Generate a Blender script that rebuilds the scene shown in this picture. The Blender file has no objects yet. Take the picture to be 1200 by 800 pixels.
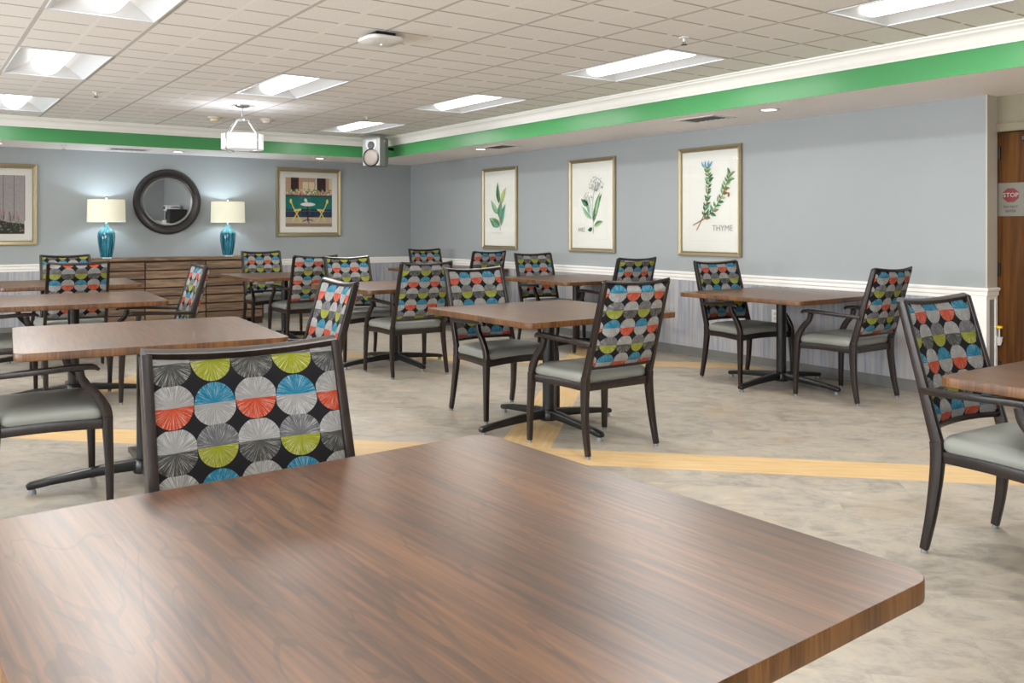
import bpy, bmesh, math, random
from mathutils import Vector, Matrix, noise
random.seed(7)
PI = math.pi
R = math.radians
COL = bpy.context.scene.collection

# ------------------------------------------------------------------ room numbers (metres)
CAM_Z = 1.31
HEAD = 0.6104
WX = 6.66          # right wall
WY = 12.33         # far wall
LX = -3.2          # left wall
BY = -4.2          # wall behind the camera
SOF = 2.305        # underside of soffit
CEI = 2.575        # tiled ceiling
INX, INY = 5.66, 11.36   # inner faces of the soffit
END_Y = 3.338      # where the right wall stops
DX = 6.82          # wall beyond, holding the door
RAIL = 0.862

# ------------------------------------------------------------------ material helpers
def srgb(r, g, b):
    f = lambda c: c/12.92 if c <= .04045 else ((c+.055)/1.055)**2.4
    return (f(r/255), f(g/255), f(b/255), 1)

class NT:
    def __init__(s, name):
        s.m = bpy.data.materials.new(name); s.m.use_nodes = True
        s.t = s.m.node_tree; s.t.nodes.clear()
        s.out = s.t.nodes.new('ShaderNodeOutputMaterial')
        s.b = s.t.nodes.new('ShaderNodeBsdfPrincipled')
        s.t.links.new(s.b.outputs[0], s.out.inputs[0])
    def n(s, typ, **kw):
        nd = s.t.nodes.new(typ)
        for k, v in kw.items(): setattr(nd, k, v)
        return nd
    def set(s, sock, v):
        if hasattr(v, 'is_linked') or isinstance(v, bpy.types.NodeSocket): s.t.links.new(v, sock)
        else: sock.default_value = v
    def math(s, op, a, b=None, c=None):
        nd = s.n('ShaderNodeMath', operation=op)
        s.set(nd.inputs[0], a)
        if b is not None: s.set(nd.inputs[1], b)
        if c is not None: s.set(nd.inputs[2], c)
        return nd.outputs[0]
    def mix(s, f, a, b, blend='MIX'):
        nd = s.n('ShaderNodeMix', data_type='RGBA', blend_type=blend)
        s.set(nd.inputs[0], f); s.set(nd.inputs[6], a); s.set(nd.inputs[7], b)
        return nd.outputs[2]
    def obj(s): return s.n('ShaderNodeTexCoord').outputs['Object']
    def gen(s): return s.n('ShaderNodeNewGeometry').outputs['Position']
    def sep(s, v):
        nd = s.n('ShaderNodeSeparateXYZ'); s.t.links.new(v, nd.inputs[0]); return nd.outputs
    def comb(s, x, y, z=0.0):
        nd = s.n('ShaderNodeCombineXYZ')
        for i, v in enumerate((x, y, z)): s.set(nd.inputs[i], v)
        return nd.outputs[0]
    def mapv(s, v, loc=(0,0,0), rot=(0,0,0), scale=(1,1,1)):
        nd = s.n('ShaderNodeMapping'); s.t.links.new(v, nd.inputs[0])
        nd.inputs[1].default_value = loc; nd.inputs[2].default_value = rot; nd.inputs[3].default_value = scale
        return nd.outputs[0]
    def noise(s, v, scale=5, detail=3, rough=.5, dist=0):
        nd = s.n('ShaderNodeTexNoise'); s.t.links.new(v, nd.inputs['Vector'])
        nd.inputs['Scale'].default_value = scale; nd.inputs['Detail'].default_value = detail
        nd.inputs['Roughness'].default_value = rough; nd.inputs['Distortion'].default_value = dist
        return nd.outputs[0]
    def ramp(s, f, stops):
        nd = s.n('ShaderNodeValToRGB'); s.set(nd.inputs[0], f)
        e = nd.color_ramp.elements
        while len(e) < len(stops): e.new(.5)
        for i, (p, c) in enumerate(stops): e[i].position = p; e[i].color = c
        return nd.outputs[0]
    def bump(s, h, strength=.2, dist=.01):
        nd = s.n('ShaderNodeBump'); nd.inputs['Strength'].default_value = strength
        nd.inputs['Distance'].default_value = dist
        s.set(nd.inputs['Height'], h); s.t.links.new(nd.outputs[0], s.b.inputs['Normal'])
    def fin(s, color=None, rough=.5, metal=0, spec=None, coat=None):
        if color is not None: s.set(s.b.inputs['Base Color'], color)
        s.set(s.b.inputs['Roughness'], rough); s.b.inputs['Metallic'].default_value = metal
        if spec is not None: s.b.inputs['Specular IOR Level'].default_value = spec
        if coat: s.b.inputs['Coat Weight'].default_value = coat[0]; s.b.inputs['Coat Roughness'].default_value = coat[1]
        return s.m

def plain(name, col, rough=.5, metal=0, var=.06, scale=8, spec=None):
    t = NT(name)
    f = t.noise(t.obj(), scale, 4)
    lo = tuple(c*(1-var) for c in col[:3])+(1,); hi = tuple(min(1, c*(1+var)) for c in col[:3])+(1,)
    return t.fin(t.mix(f, lo, hi), rough, metal, spec)

def glow(name, col, strength, base=(.9,.9,.9,1)):
    t = NT(name); t.fin(base, .5)
    t.b.inputs['Emission Color'].default_value = col; t.b.inputs['Emission Strength'].default_value = strength
    return t.m

# ---- surfaces
def m_wall(name, c, var=.04):
    t = NT(name); p = t.gen()
    f = t.noise(p, 1.3, 3)
    col = t.mix(f, tuple(k*(1-var) for k in c[:3])+(1,), tuple(k*(1+var) for k in c[:3])+(1,))
    t.bump(t.noise(p, 220, 2), .08, .002)
    return t.fin(col, .55, spec=.3)

M_wall = m_wall('wall_paint', srgb(152, 157, 158))
M_soffit = m_wall('soffit_paint', srgb(246, 240, 237))
M_tan = m_wall('tan_paint', srgb(184, 178, 164))
M_green = m_wall('green_paint', srgb(72, 141, 86), .05)
M_green.node_tree.nodes['Principled BSDF'].inputs['Roughness'].default_value = .3
M_white = plain('white_trim', srgb(240, 238, 233), .4, var=.02)
M_base = plain('baseboard_vinyl', srgb(112, 112, 108), .45)

def m_floor():
    t = NT('floor_vinyl'); p = t.gen(); x, y, z = t.sep(p)
    u = t.math('MULTIPLY', t.math('ADD', x, y), .7071)
    v = t.math('MULTIPLY', t.math('SUBTRACT', y, x), .7071)
    # mottled stone planks lying along the diagonal
    pu, pv = 1.0, .31
    row = t.math('FLOOR', t.math('DIVIDE', t.math('ADD', u, -.24), pv))
    vv = t.math('ADD', v, t.math('MULTIPLY', t.math('FRACT', t.math('MULTIPLY', row, .37)), pu))
    colm = t.math('FLOOR', t.math('DIVIDE', vv, pu))
    rnd = t.n('ShaderNodeTexWhiteNoise', noise_dimensions='2D')
    t.t.links.new(t.comb(row, colm), rnd.inputs['Vector'])
    off = t.math('MULTIPLY', rnd.outputs['Value'], 9.0)
    q = t.comb(t.math('MULTIPLY', t.math('ADD', u, off), 2.2), t.math('MULTIPLY', t.math('ADD', v, off), 1.5), off)
    q2 = t.comb(t.math('MULTIPLY', t.math('ADD', u, off), 7.0), t.math('MULTIPLY', v, 4.6), off)
    a = t.noise(q, 2.1, 8, .68, 1.2)
    b = t.noise(q2, 2.0, 8, .7, .8)
    f = t.math('ADD', t.math('MULTIPLY', a, .6), t.math('MULTIPLY', b, .4))
    f = t.math('ADD', f, t.math('MULTIPLY', t.math('SUBTRACT', rnd.outputs['Value'], .5), .05))
    stone = t.ramp(f, [(.30, srgb(124, 117, 107)), (.43, srgb(152, 145, 134)), (.51, srgb(169, 161, 149)), (.59, srgb(178, 168, 151)), (.70, srgb(198, 190, 176))])
    warm = t.noise(p, 2.4, 4, .6)
    stone = t.mix(t.math('MULTIPLY', t.math('GREATER_THAN', warm, .56), .0), stone, srgb(190, 170, 140))
    stone = t.mix(t.ramp(warm, [(.52, (0,0,0,1)), (.70, (.5,.5,.5,1))]), stone, srgb(172, 150, 118))
    # seams
    fu = t.math('FRACT', t.math('DIVIDE', t.math('ADD', u, -.24), pv)); fv = t.math('FRACT', t.math('DIVIDE', vv, pu))
    seam = t.math('MAXIMUM', t.math('LESS_THAN', fu, .008), t.math('LESS_THAN', fv, .0025))
    stone = t.mix(t.math('MULTIPLY', seam, .18), stone, srgb(105, 98, 88))
    # pale maple bands forming large diamonds
    def band(c0, ww, per, w):
        k = t.math('FLOORED_MODULO', t.math('ADD', ww, -c0+w/2), per)
        return t.math('LESS_THAN', k, w)
    s_ = t.math('ADD', x, y); d_ = t.math('SUBTRACT', y, x)
    bu = band(7.08, s_, 5.05, .47); bv = band(1.19, d_, 5.2, .45)
    g1 = t.noise(t.comb(t.math('MULTIPLY', u, 26), t.math('MULTIPLY', v, 2.0), 0.0), 1.5, 5, .6)
    g2 = t.noise(t.comb(t.math('MULTIPLY', u, 2.0), t.math('MULTIPLY', v, 26), 4.0), 1.5, 5, .6)
    g = t.mix(bu, g2, g1)
    maple = t.ramp(g, [(.3, srgb(196, 162, 112)), (.55, srgb(212, 180, 130)), (.75, srgb(220, 190, 144))])
    col = t.mix(t.math('MAXIMUM', bu, bv), stone, maple)
    t.bump(f, .05, .004)
    return t.fin(col, t.math('ADD', t.math('MULTIPLY', b, .16), .36), spec=.42)
M_floor = m_floor()

TX0, TY0, TGX, TGY = 4.445, 4.42, .6285, 1.262
def m_ceiling():
    t = NT('ceiling_tiles'); p = t.gen(); x, y, z = t.sep(p)
    gx = t.math('DIVIDE', t.math('SUBTRACT', x, TX0), TGX); gy = t.math('DIVIDE', t.math('SUBTRACT', y, TY0), TGY)
    fx = t.math('FRACT', t.math('ADD', gx, 50)); fy = t.math('FRACT', t.math('ADD', gy, 50))
    def near(f, c, w): return t.math('LESS_THAN', t.math('ABSOLUTE', t.math('SUBTRACT', f, c)), w)
    main = t.math('MAXIMUM', near(fx, 0, .02), near(fx, 1, .02))
    main = t.math('MAXIMUM', main, t.math('MAXIMUM', near(fy, 0, .009), near(fy, 1, .009)))
    mid = near(fx, .5, .012)
    fy4 = t.math('FRACT', t.math('MULTIPLY', t.math('ADD', gy, 50), 4))
    cross = t.math('MAXIMUM', near(fy4, 0, .03), near(fy4, 1, .03))
    cross = t.math('MULTIPLY', cross, t.math('SUBTRACT', 1, t.math('MAXIMUM', near(fx, .5, .035), t.math('MAXIMUM', near(fx, 0, .035), near(fx, 1, .035)))))
    n1 = t.noise(p, 160, 3, .7); n2 = t.noise(p, 1.2, 2)
    tile = t.ramp(n1, [(.30, srgb(196, 188, 180)), (.46, srgb(234, 232, 229)), (.7, srgb(243, 241, 239))])
    tile = t.mix(t.math('MULTIPLY', n2, .25), tile, srgb(228, 222, 214))
    tile = t.mix(t.math('MULTIPLY', mid, .5), tile, srgb(244, 241, 235))
    tile = t.mix(t.math('MULTIPLY', cross, .75), tile, srgb(150, 136, 120))
    tile = t.mix(t.math('MULTIPLY', main, .7), tile, srgb(172, 167, 160))
    t.bump(t.math('SUBTRACT', n1, t.math('MULTIPLY', cross, 1.0)), .25, .004)
    return t.fin(tile, .85, spec=.1)
M_ceil = m_ceiling()

def m_wainscot():
    t = NT('wainscot_panelling'); x, y, z = t.sep(t.gen())
    h = t.math('ADD', x, y)
    a = t.noise(t.comb(t.math('MULTIPLY', h, 22), t.math('MULTIPLY', z, .5), 0.0), 1.6, 5, .65)
    b = t.noise(t.comb(t.math('MULTIPLY', h, 5), t.math('MULTIPLY', z, .7), 3.0), 1.5, 4, .6)
    f = t.math('ADD', t.math('MULTIPLY', a, .65), t.math('MULTIPLY', b, .35))
    c = t.ramp(f, [(.34, srgb(130, 133, 144)), (.45, srgb(152, 155, 164)), (.54, srgb(174, 174, 176)), (.62, srgb(180, 170, 158)), (.72, srgb(156, 160, 172))])
    g = t.math('LESS_THAN', t.math('FRACT', t.math('DIVIDE', h, .055)), .05)
    c = t.mix(t.math('MULTIPLY', g, .3), c, srgb(120, 122, 128))
    return t.fin(c, .5, spec=.3)
M_wains = m_wainscot()

def m_wood(name, dark, mid, lite, axis='Y', rough=.3, sc=1.0, spec=.5, space='obj', coat=None, fine=False):
    t = NT(name); p = t.obj() if space == 'obj' else t.gen()
    oi = t.n('ShaderNodeObjectInfo').outputs['Random']
    s = {'Y': (6, .55, 6), 'X': (.55, 6, 6), 'Z': (6, 6, .55)}[axis]
    va = t.n('ShaderNodeVectorMath', operation='ADD'); t.t.links.new(p, va.inputs[0])
    t.t.links.new(t.comb(t.math('MULTIPLY', oi, 13.0), t.math('MULTIPLY', oi, 7.0), 0.0), va.inputs[1])
    q = t.mapv(va.outputs[0], scale=tuple(k*sc for k in s))
    base = t.noise(q, 1.0, 4, .55, .6)
    rings = t.math('FRACT', t.math('MULTIPLY', base, 6.0))
    rings = t.math('ABSOLUTE', t.math('SUBTRACT', rings, .5))
    fs = {'Y': (90, 3, 90), 'X': (3, 90, 90), 'Z': (90, 90, 3)}[axis]
    fine_ = t.noise(t.mapv(va.outputs[0], scale=tuple(k*sc for k in fs)), 1.0, 4, .6)
    big = t.noise(t.mapv(va.outputs[0], scale=tuple(k*sc*.6 for k in s)), .8, 3)
    if fine:
        # close straight grain with thin dark cathedral lines
        lines = t.math('FRACT', t.math('MULTIPLY', t.noise(t.mapv(va.outputs[0], scale=(5, .8, 5)), 1.0, 3, .5, .9), 9.0))
        lines = t.math('LESS_THAN', lines, t.math('MULTIPLY', t.noise(t.mapv(va.outputs[0], scale=(9, 1.5, 9)), 1.0, 2), .22))
        f = t.math('ADD', t.math('MULTIPLY', rings, .16), t.math('ADD', t.math('MULTIPLY', fine_, .55), t.math('MULTIPLY', big, .40)))
        c = t.ramp(f, [(.36, dark), (.50, mid), (.64, lite)])
        c = t.mix(t.math('MULTIPLY', lines, .38), c, tuple(k*.55 for k in dark[:3])+(1,))
    else:
        f = t.math('ADD', t.math('MULTIPLY', rings, .34), t.math('ADD', t.math('MULTIPLY', fine_, .42), t.math('MULTIPLY', big, .48)))
        c = t.ramp(f, [(.34, dark), (.50, mid), (.66, lite)])
    return t.fin(c, rough, spec=spec, coat=coat)
M_top = m_wood('walnut_laminate', srgb(44, 25, 11), srgb(82, 51, 26), srgb(110, 73, 40), 'Y', .33, spec=.8, fine=True)
M_edge = m_wood('walnut_edge_banding', srgb(56, 34, 15), srgb(86, 54, 25), srgb(112, 74, 37), 'Z', .4, 2.0)
M_frame = m_wood('dark_woodgrain_metal', srgb(16, 10, 8), srgb(28, 19, 15), srgb(40, 28, 23), 'Z', .32, 2.2)
M_door = m_wood('shaded_door_veneer', srgb(54, 31, 9), srgb(78, 47, 17), srgb(98, 62, 25), 'Z', .6, .7, spec=.15)  # veneer tones darkened, the dim alcove's shade is in the colour
M_rustic = m_wood('rustic_sideboard_wood', srgb(64, 47, 34), srgb(108, 84, 62), srgb(142, 115, 88), 'X', .6, 1.4)
M_rusticdark = plain('rustic_dark_wood', srgb(60, 43, 32), .6)
M_black = plain('black_powder_coat', srgb(19, 18, 18), .33)
M_glide = plain('clear_glide', srgb(128, 130, 132), .25, var=.03)
M_vinyl = plain('seat_vinyl', srgb(132, 134, 127), .42, var=.03)
M_chrome = plain('brushed_nickel', srgb(190, 188, 184), .25, 1.0, var=.03)
M_gold = plain('champagne_gold_frame', srgb(150, 138, 108), .36, .55, var=.08, scale=40)
M_paper = plain('art_paper', srgb(226, 224, 216), .8, var=.015)
M_mat = plain('mat_board', srgb(232, 230, 222), .8, var=.01)
M_mframe = plain('mirror_frame_dark', srgb(40, 36, 36), .28, var=.1)
M_silver = plain('silver_plastic', srgb(138, 139, 136), .35, .3)
M_grille = plain('speaker_grille', srgb(122, 114, 107), .6)
M_dgrey = plain('dark_grey_plastic', srgb(58, 58, 62), .5)
M_lgrey = plain('light_grey_plastic', srgb(214, 212, 208), .5, var=.02)
M_ltroff = plain('troffer_white_metal', srgb(216, 219, 222), .35, var=.01)
M_yellow = plain('yellow_plastic', srgb(240, 205, 20), .4)
M_sign = plain('shaded_sign_paper', srgb(112, 108, 98), .6)  # sheet, red and lettering colours are darkened to carry the alcove shade
M_red = plain('shaded_sign_red', srgb(104, 10, 9), .5)
M_ink = plain('sign_ink', srgb(30, 28, 27), .6)
M_signw = plain('shaded_sign_white', srgb(176, 160, 154), .6)
M_pencil = plain('pencil_grey', srgb(150, 152, 150), .8)
M_ceramic_white = plain('appliance_white', srgb(220, 222, 224), .3)
M_acrylic = plain('lamp_clear_base', srgb(200, 210, 214), .1)

def m_fabric():
    t = NT('circle_fan_fabric')
    x, y, z = t.sep(t.obj())
    oc = t.n('ShaderNodeObjectInfo').outputs['Color']
    sc = t.n('ShaderNodeSeparateColor'); t.t.links.new(oc, sc.inputs[0])
    u = t.math('ADD', t.math('DIVIDE', x, .103), t.math('MULTIPLY', sc.outputs[0], 4.0))
    v = t.math('ADD', t.math('DIVIDE', z, .100), t.math('MULTIPLY', sc.outputs[1], 4.0))
    u = t.math('ADD', u, 40.0); v = t.math('ADD', v, 40.0)
    iu = t.math('FLOOR', u); iv = t.math('FLOOR', v)
    fu = t.math('SUBTRACT', t.math('FRACT', u), .5); fv = t.math('SUBTRACT', t.math('FRACT', v), .5)
    r = t.math('SQRT', t.math('ADD', t.math('MULTIPLY', fu, fu), t.math('MULTIPLY', fv, fv)))
    
    row = t.math('FLOORED_MODULO', iv, 2.0); colm = t.math('FLOORED_MODULO', iu, 2.0)
    up = t.math('GREATER_THAN', fv, 0.0)
    LIGHT, DARK, GREY = srgb(128, 126, 124), srgb(58, 57, 54), srgb(82, 81, 83)
    BLUE, ORA, YEL = srgb(18, 98, 124), srgb(156, 56, 26), srgb(118, 121, 20)
    # the tinted halves are a little smaller than the grey ones
    tint_up = t.math('MULTIPLY', up, t.math('MULTIPLY', t.math('SUBTRACT', 1, row), colm))
    tint_dn = t.math('MULTIPLY', t.math('SUBTRACT', 1, up), t.math('ADD', t.math('MULTIPLY', t.math('SUBTRACT', 1, row), t.math('SUBTRACT', 1, colm)), t.math('MULTIPLY', row, colm)))
    tint = t.math('MAXIMUM', tint_up, tint_dn)
    inside = t.math('LESS_THAN', r, t.math('SUBTRACT', .535, t.math('MULTIPLY', tint, .05)))
    a0 = t.mix(up, ORA, LIGHT); a1 = t.mix(up, LIGHT, BLUE)
    b0 = t.mix(up, DARK, LIGHT); b1 = t.mix(up, YEL, GREY)
    c = t.mix(row, t.mix(colm, a0, a1), t.mix(colm, b0, b1))
    # stitched threads fanning out of the middle of each circle
    ang = t.math('ARCTAN2', fv, t.math('MULTIPLY', fu, 1.0))
    cell = t.math('ADD', t.math('MULTIPLY', iu, 7.3), t.math('MULTIPLY', iv, 3.1))
    th = t.noise(t.comb(t.math('MULTIPLY', ang, 22.0), t.math('MULTIPLY', r, 1.6), cell), 1.6, 3, .7)
    pale = t.ramp(th, [(.54, (0,0,0,1)), (.60, (1,1,1,1))]); dk = t.ramp(th, [(.38, (1,1,1,1)), (.44, (0,0,0,1))])
    fade = t.math('MULTIPLY', t.math('MINIMUM', t.math('MULTIPLY', r, 3.0), 1.0), .55)
    c = t.mix(t.math('MULTIPLY', pale, fade), c, t.mix(.5, c, (.85,.85,.82,1)))
    c = t.mix(t.math('MULTIPLY', dk, fade), c, t.mix(.75, c, (.015,.015,.015,1)))
    c = t.mix(inside, srgb(25, 24, 26), c)
    w = t.noise(t.mapv(t.obj(), scale=(1, 1, 1)), 900, 2)
    t.bump(w, .15, .002)
    return t.fin(c, .85, spec=.15)
M_fabric = m_fabric()

def m_lampglaze():
    t = NT('teal_glaze'); p = t.obj(); x, y, z = t.sep(p)
    a = t.math('ARCTAN2', y, x)
    q = t.comb(t.math('MULTIPLY', t.math('COSINE', a), 5), t.math('MULTIPLY', t.math('SINE', a), 5), t.math('MULTIPLY', z, 3.4))
    f = t.noise(q, 1.3, 6, .7, .5)
    c = t.ramp(f, [(.32, srgb(10, 26, 34)), (.44, srgb(16, 72, 88)), (.54, srgb(34, 116, 138)), (.66, srgb(110, 176, 192))])
    top = t.math('GREATER_THAN', z, .32)
    c = t.mix(t.math('MULTIPLY', top, .25), c, srgb(120, 190, 205))
    return t.fin(c, .12, spec=.6)
M_glaze = m_lampglaze()

def m_glass():
    t = NT('picture_glass'); t.t.nodes.remove(t.b)
    tr = t.n('ShaderNodeBsdfTransparent'); gl = t.n('ShaderNodeBsdfGlossy'); gl.inputs['Roughness'].default_value = .02
    fr = t.n('ShaderNodeFresnel'); fr.inputs[0].default_value = 1.5
    mx = t.n('ShaderNodeMixShader'); t.t.links.new(t.math('MULTIPLY', fr.outputs[0], .9), mx.inputs[0])
    t.t.links.new(tr.outputs[0], mx.inputs[1]); t.t.links.new(gl.outputs[0], mx.inputs[2])
    t.t.links.new(mx.outputs[0], t.out.inputs[0]); return t.m
M_glass = m_glass()

def m_mirror():
    t = NT('mirror_silver'); return t.fin((.86, .87, .87, 1), .0, 1.0)
M_mirror = m_mirror()

def m_shade(name, col, strength, trans=.5):
    t = NT(name); x, y, z = t.sep(t.obj())
    n = t.noise(t.mapv(t.obj(), scale=(300, 300, 20)), 1, 2)
    t.fin(t.mix(n, tuple(c*.94 for c in col[:3])+(1,), col), .8)
    t.b.inputs['Emission Color'].default_value = col; t.b.inputs['Emission Strength'].default_value = strength
    return t.m
M_shade = m_shade('linen_lamp_shade', srgb(222, 219, 198), .28)
M_pshade = m_shade('white_drum_shade', srgb(228, 226, 230), .3)
M_lens = glow('fluorescent_lens', (1, .985, .96, 1), 2.6)
M_down = glow('downlight_lens', (1, .94, .84, 1), 5.0)
M_led = glow('blue_status_light', (.2, .45, 1, 1), 4.0)
M_bulb = glow('lamp_bulb', (.72, .86, 1, 1), 20.0)

# ------------------------------------------------------------------ mesh helpers
def link(name, bm, mats, parent=None, smooth=False, loc=None):
    me = bpy.data.meshes.new(name); bmesh.ops.recalc_face_normals(bm, faces=bm.faces[:])
    bm.to_mesh(me); bm.free()
    if not isinstance(mats, (list, tuple)): mats = [mats]
    for m in mats: me.materials.append(m)
    if smooth:
        me.polygons.foreach_set('use_smooth', [True]*len(me.polygons))
        try: me.set_sharp_from_angle(angle=R(38))
        except Exception: pass
    o = bpy.data.objects.new(name, me); COL.objects.link(o)
    if parent: o.parent = parent
    if loc: o.location = loc
    return o
def empty(name, label, cat, loc=(0,0,0), rz=0, group=None):
    o = bpy.data.objects.new(name, None); o.empty_display_size = .1; COL.objects.link(o)
    o.location = loc; o.rotation_euler = (0, 0, rz)
    o['label'] = label; o['category'] = cat
    if group: o['group'] = group
    return o
def tag(o, label, cat, group=None):
    o['label'] = label; o['category'] = cat
    if group: o['group'] = group
    return o
def struct(name, bm, m, smooth=False, parent=None):
    o = link(name, bm, m, parent, smooth)
    if not parent: o['kind'] = 'structure'
    return o
def copy_tree(o, parent=None):
    c = o.copy(); COL.objects.link(c)
    if parent: c.parent = parent
    for ch in list(o.children): copy_tree(ch, c)
    return c

def box(bm, lo, hi, bev=0, mi=0, seg=2):
    r = bmesh.ops.create_cube(bm, size=1)
    vs = r['verts']
    for v in vs:
        v.co = Vector(tuple(lo[i]+(v.co[i]+.5)*(hi[i]-lo[i]) for i in range(3)))
    fs = set(f for v in vs for f in v.link_faces)
    for f in fs: f.material_index = mi
    if bev:
        es = list(set(e for v in vs for e in v.link_edges))
        rr = bmesh.ops.bevel(bm, geom=es, offset=bev, segments=seg, affect='EDGES', profile=.5)
        for f in rr['faces']: f.material_index = mi
def nb(): return bmesh.new()
def bx(lo, hi, bev=0, seg=2):
    bm = nb(); box(bm, lo, hi, bev, 0, seg); return bm
def lathe(bm, prof, n=32, c=(0,0,0), axis='Z', sx=1, sy=1, mi=0):
    rings = []
    for r, z in prof:
        ring = []
        for i in range(n):
            a = 2*PI*i/n
            p = (r*math.cos(a)*sx, r*math.sin(a)*sy, z)
            if axis == 'X': p = (p[2], p[0], p[1])
            if axis == 'Y': p = (p[0], p[2], p[1])
            ring.append(bm.verts.new((p[0]+c[0], p[1]+c[1], p[2]+c[2])))
        rings.append(ring)
    for a, b in zip(rings, rings[1:]):
        for i in range(n):
            bm.faces.new((a[i], a[(i+1) % n], b[(i+1) % n], b[i])).material_index = mi
    if prof[0][0] > 1e-6 and prof[-1][0] > 1e-6:      # a ring: join the section to itself, no end caps
        a, b = rings[-1], rings[0]
        for i in range(n): bm.faces.new((a[i], a[(i+1) % n], b[(i+1) % n], b[i])).material_index = mi
    else:
        for ring, pr_ in ((rings[0], prof[0]), (rings[-1], prof[-1])):
            if pr_[0] > 1e-6: bm.faces.new(ring).material_index = mi
    bmesh.ops.remove_doubles(bm, verts=[v for v in bm.verts], dist=1e-6)
def sweep(bm, pts, ws, hs, side=Vector((1,0,0)), ch=.25, mi=0, caps=True):
    """rounded-rectangle section along a path; ws across 'side', hs along the in-plane normal"""
    pts = [Vector(p) for p in pts]; n = len(pts)
    if not hasattr(ws, '__len__'): ws = [ws]*n
    if not hasattr(hs, '__len__'): hs = [hs]*n
    rings = []
    for i, p in enumerate(pts):
        t = (pts[min(i+1, n-1)]-pts[max(i-1, 0)]).normalized()
        s = (side-t*side.dot(t)).normalized(); nn = t.cross(s)
        w, h = ws[i]/2, hs[i]/2; c = ch*min(w, h)*2*.5
        prof = [(w, h-c), (w-c*.3, h-c*.3), (w-c, h), (-w+c, h), (-w+c*.3, h-c*.3), (-w, h-c), (-w, -h+c), (-w+c*.3, -h+c*.3), (-w+c, -h), (w-c, -h), (w-c*.3, -h+c*.3), (w, -h+c)]
        rings.append([bm.verts.new(p+s*a+nn*b) for a, b in prof])
    k = len(rings[0])
    for a, b in zip(rings, rings[1:]):
        for i in range(k): bm.faces.new((a[i], a[(i+1) % k], b[(i+1) % k], b[i])).material_index = mi
    if caps:
        for r in (rings[0], rings[-1]): bm.faces.new(r).material_index = mi
def catmull(pts, sub=5):
    P = [Vector(p) for p in pts]; out = []
    for i in range(len(P)-1):
        p0 = P[max(i-1, 0)]; p1 = P[i]; p2 = P[i+1]; p3 = P[min(i+2, len(P)-1)]
        for j in range(sub):
            t = j/sub
            out.append(.5*((2*p1)+(p2-p0)*t+(2*p0-5*p1+4*p2-p3)*t*t+(3*p1-p0-3*p2+p3)*t**3))
    out.append(P[-1]); return out
def interp(vals, sub=5):
    o = []
    for a, b in zip(vals, vals[1:]):
        for j in range(sub): o.append(a+(b-a)*j/sub)
    o.append(vals[-1]); return o
def tube(bm, pts, r, n=8, mi=0):
    pts = [Vector(p) for p in pts]; rings = []
    rs = r if hasattr(r, '__len__') else [r]*len(pts)
    for i, p in enumerate(pts):
        t = (pts[min(i+1, len(pts)-1)]-pts[max(i-1, 0)]).normalized()
        up = Vector((0,0,1)) if abs(t.z) < .9 else Vector((1,0,0))
        s = t.cross(up).normalized(); q = t.cross(s)
        rings.append([bm.verts.new(p+(s*math.cos(2*PI*k/n)+q*math.sin(2*PI*k/n))*rs[i]) for k in range(n)])
    for a, b in zip(rings, rings[1:]):
        for k in range(n): bm.faces.new((a[k], a[(k+1) % n], b[(k+1) % n], b[k])).material_index = mi
    for q in (rings[0], rings[-1]): bm.faces.new(q).material_index = mi
def rrect(hx, hy, r, seg=6):
    out = []
    for cx, cy, a0 in ((hx-r, hy-r, 0), (-hx+r, hy-r, 90), (-hx+r, -hy+r, 180), (hx-r, -hy+r, 270)):
        for i in range(seg+1):
            a = R(a0+90*i/seg); out.append((cx+r*math.cos(a), cy+r*math.sin(a)))
    return out
def loft(bm, loops, mi=0, capb=True, capt=True, mis=None):
    rings = [[bm.verts.new(p) for p in lp] for lp in loops]; n = len(rings[0])
    for j, (a, b) in enumerate(zip(rings, rings[1:])):
        for i in range(n): bm.faces.new((a[i], a[(i+1) % n], b[(i+1) % n], b[i])).material_index = mis[j] if mis else mi
    if capb: bm.faces.new(rings[0]).material_index = mis[0] if mis else mi
    if capt: bm.faces.new(rings[-1]).material_index = mis[-1] if mis else mi
def extr(bm, prof, a, b, mapf, mi=0):
    """extrude a 2-D closed profile between parameters a and b; mapf(u,v,t)->xyz"""
    A = [bm.verts.new(mapf(u, v, a)) for u, v in prof]; B = [bm.verts.new(mapf(u, v, b)) for u, v in prof]
    n = len(prof)
    for i in range(n): bm.faces.new((A[i], A[(i+1) % n], B[(i+1) % n], B[i])).material_index = mi
    bm.faces.new(A).material_index = mi; bm.faces.new(B).material_index = mi

# ================================================================== ROOM SHELL
struct('floor', bx((LX-.2, BY-.2, -.1), (9.2, WY+.2, 0)), M_floor)
struct('wall_back', bx((LX-.2, WY, 0), (WX+.3, WY+.15, CEI+.3)), M_wall)
struct('wall_right', bx((WX, END_Y, 0), (DX-.01, WY+.15, SOF+.005)), [M_wall])
# end of the right wall (painted cream)
struct('trim_1', bx((WX+.001, END_Y-.012, RAIL-.01), (DX-.01, END_Y, SOF)), M_tan)
# wall beyond with the wood door: header and panel to the camera side
bm = nb(); box(bm, (DX-.01, 2.30, 2.10), (DX+.14, END_Y+.01, SOF+.01)); box(bm, (DX+.14, 2.2, 0), (DX+.2, 3.5, SOF))
M_olive_shaded = m_wall('shaded_olive_paint', srgb(138, 130, 108)); struct('wall_door', bm, M_olive_shaded); struct('wall_side', bx((DX-.01, BY, 0), (DX+.14, 2.30, SOF+.01)), M_wall)  # olive tan paint with the alcove's shade mixed into the colour
struct('trim_2', bx((DX-.03, 2.22, 2.035), (DX+.1, END_Y-.001, 2.10), .006), M_olive_shaded)
struct('trim_3', bx((DX-.03, 2.20, 0), (DX+.1, 2.27, 2.10), .006), M_olive_shaded)
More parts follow.
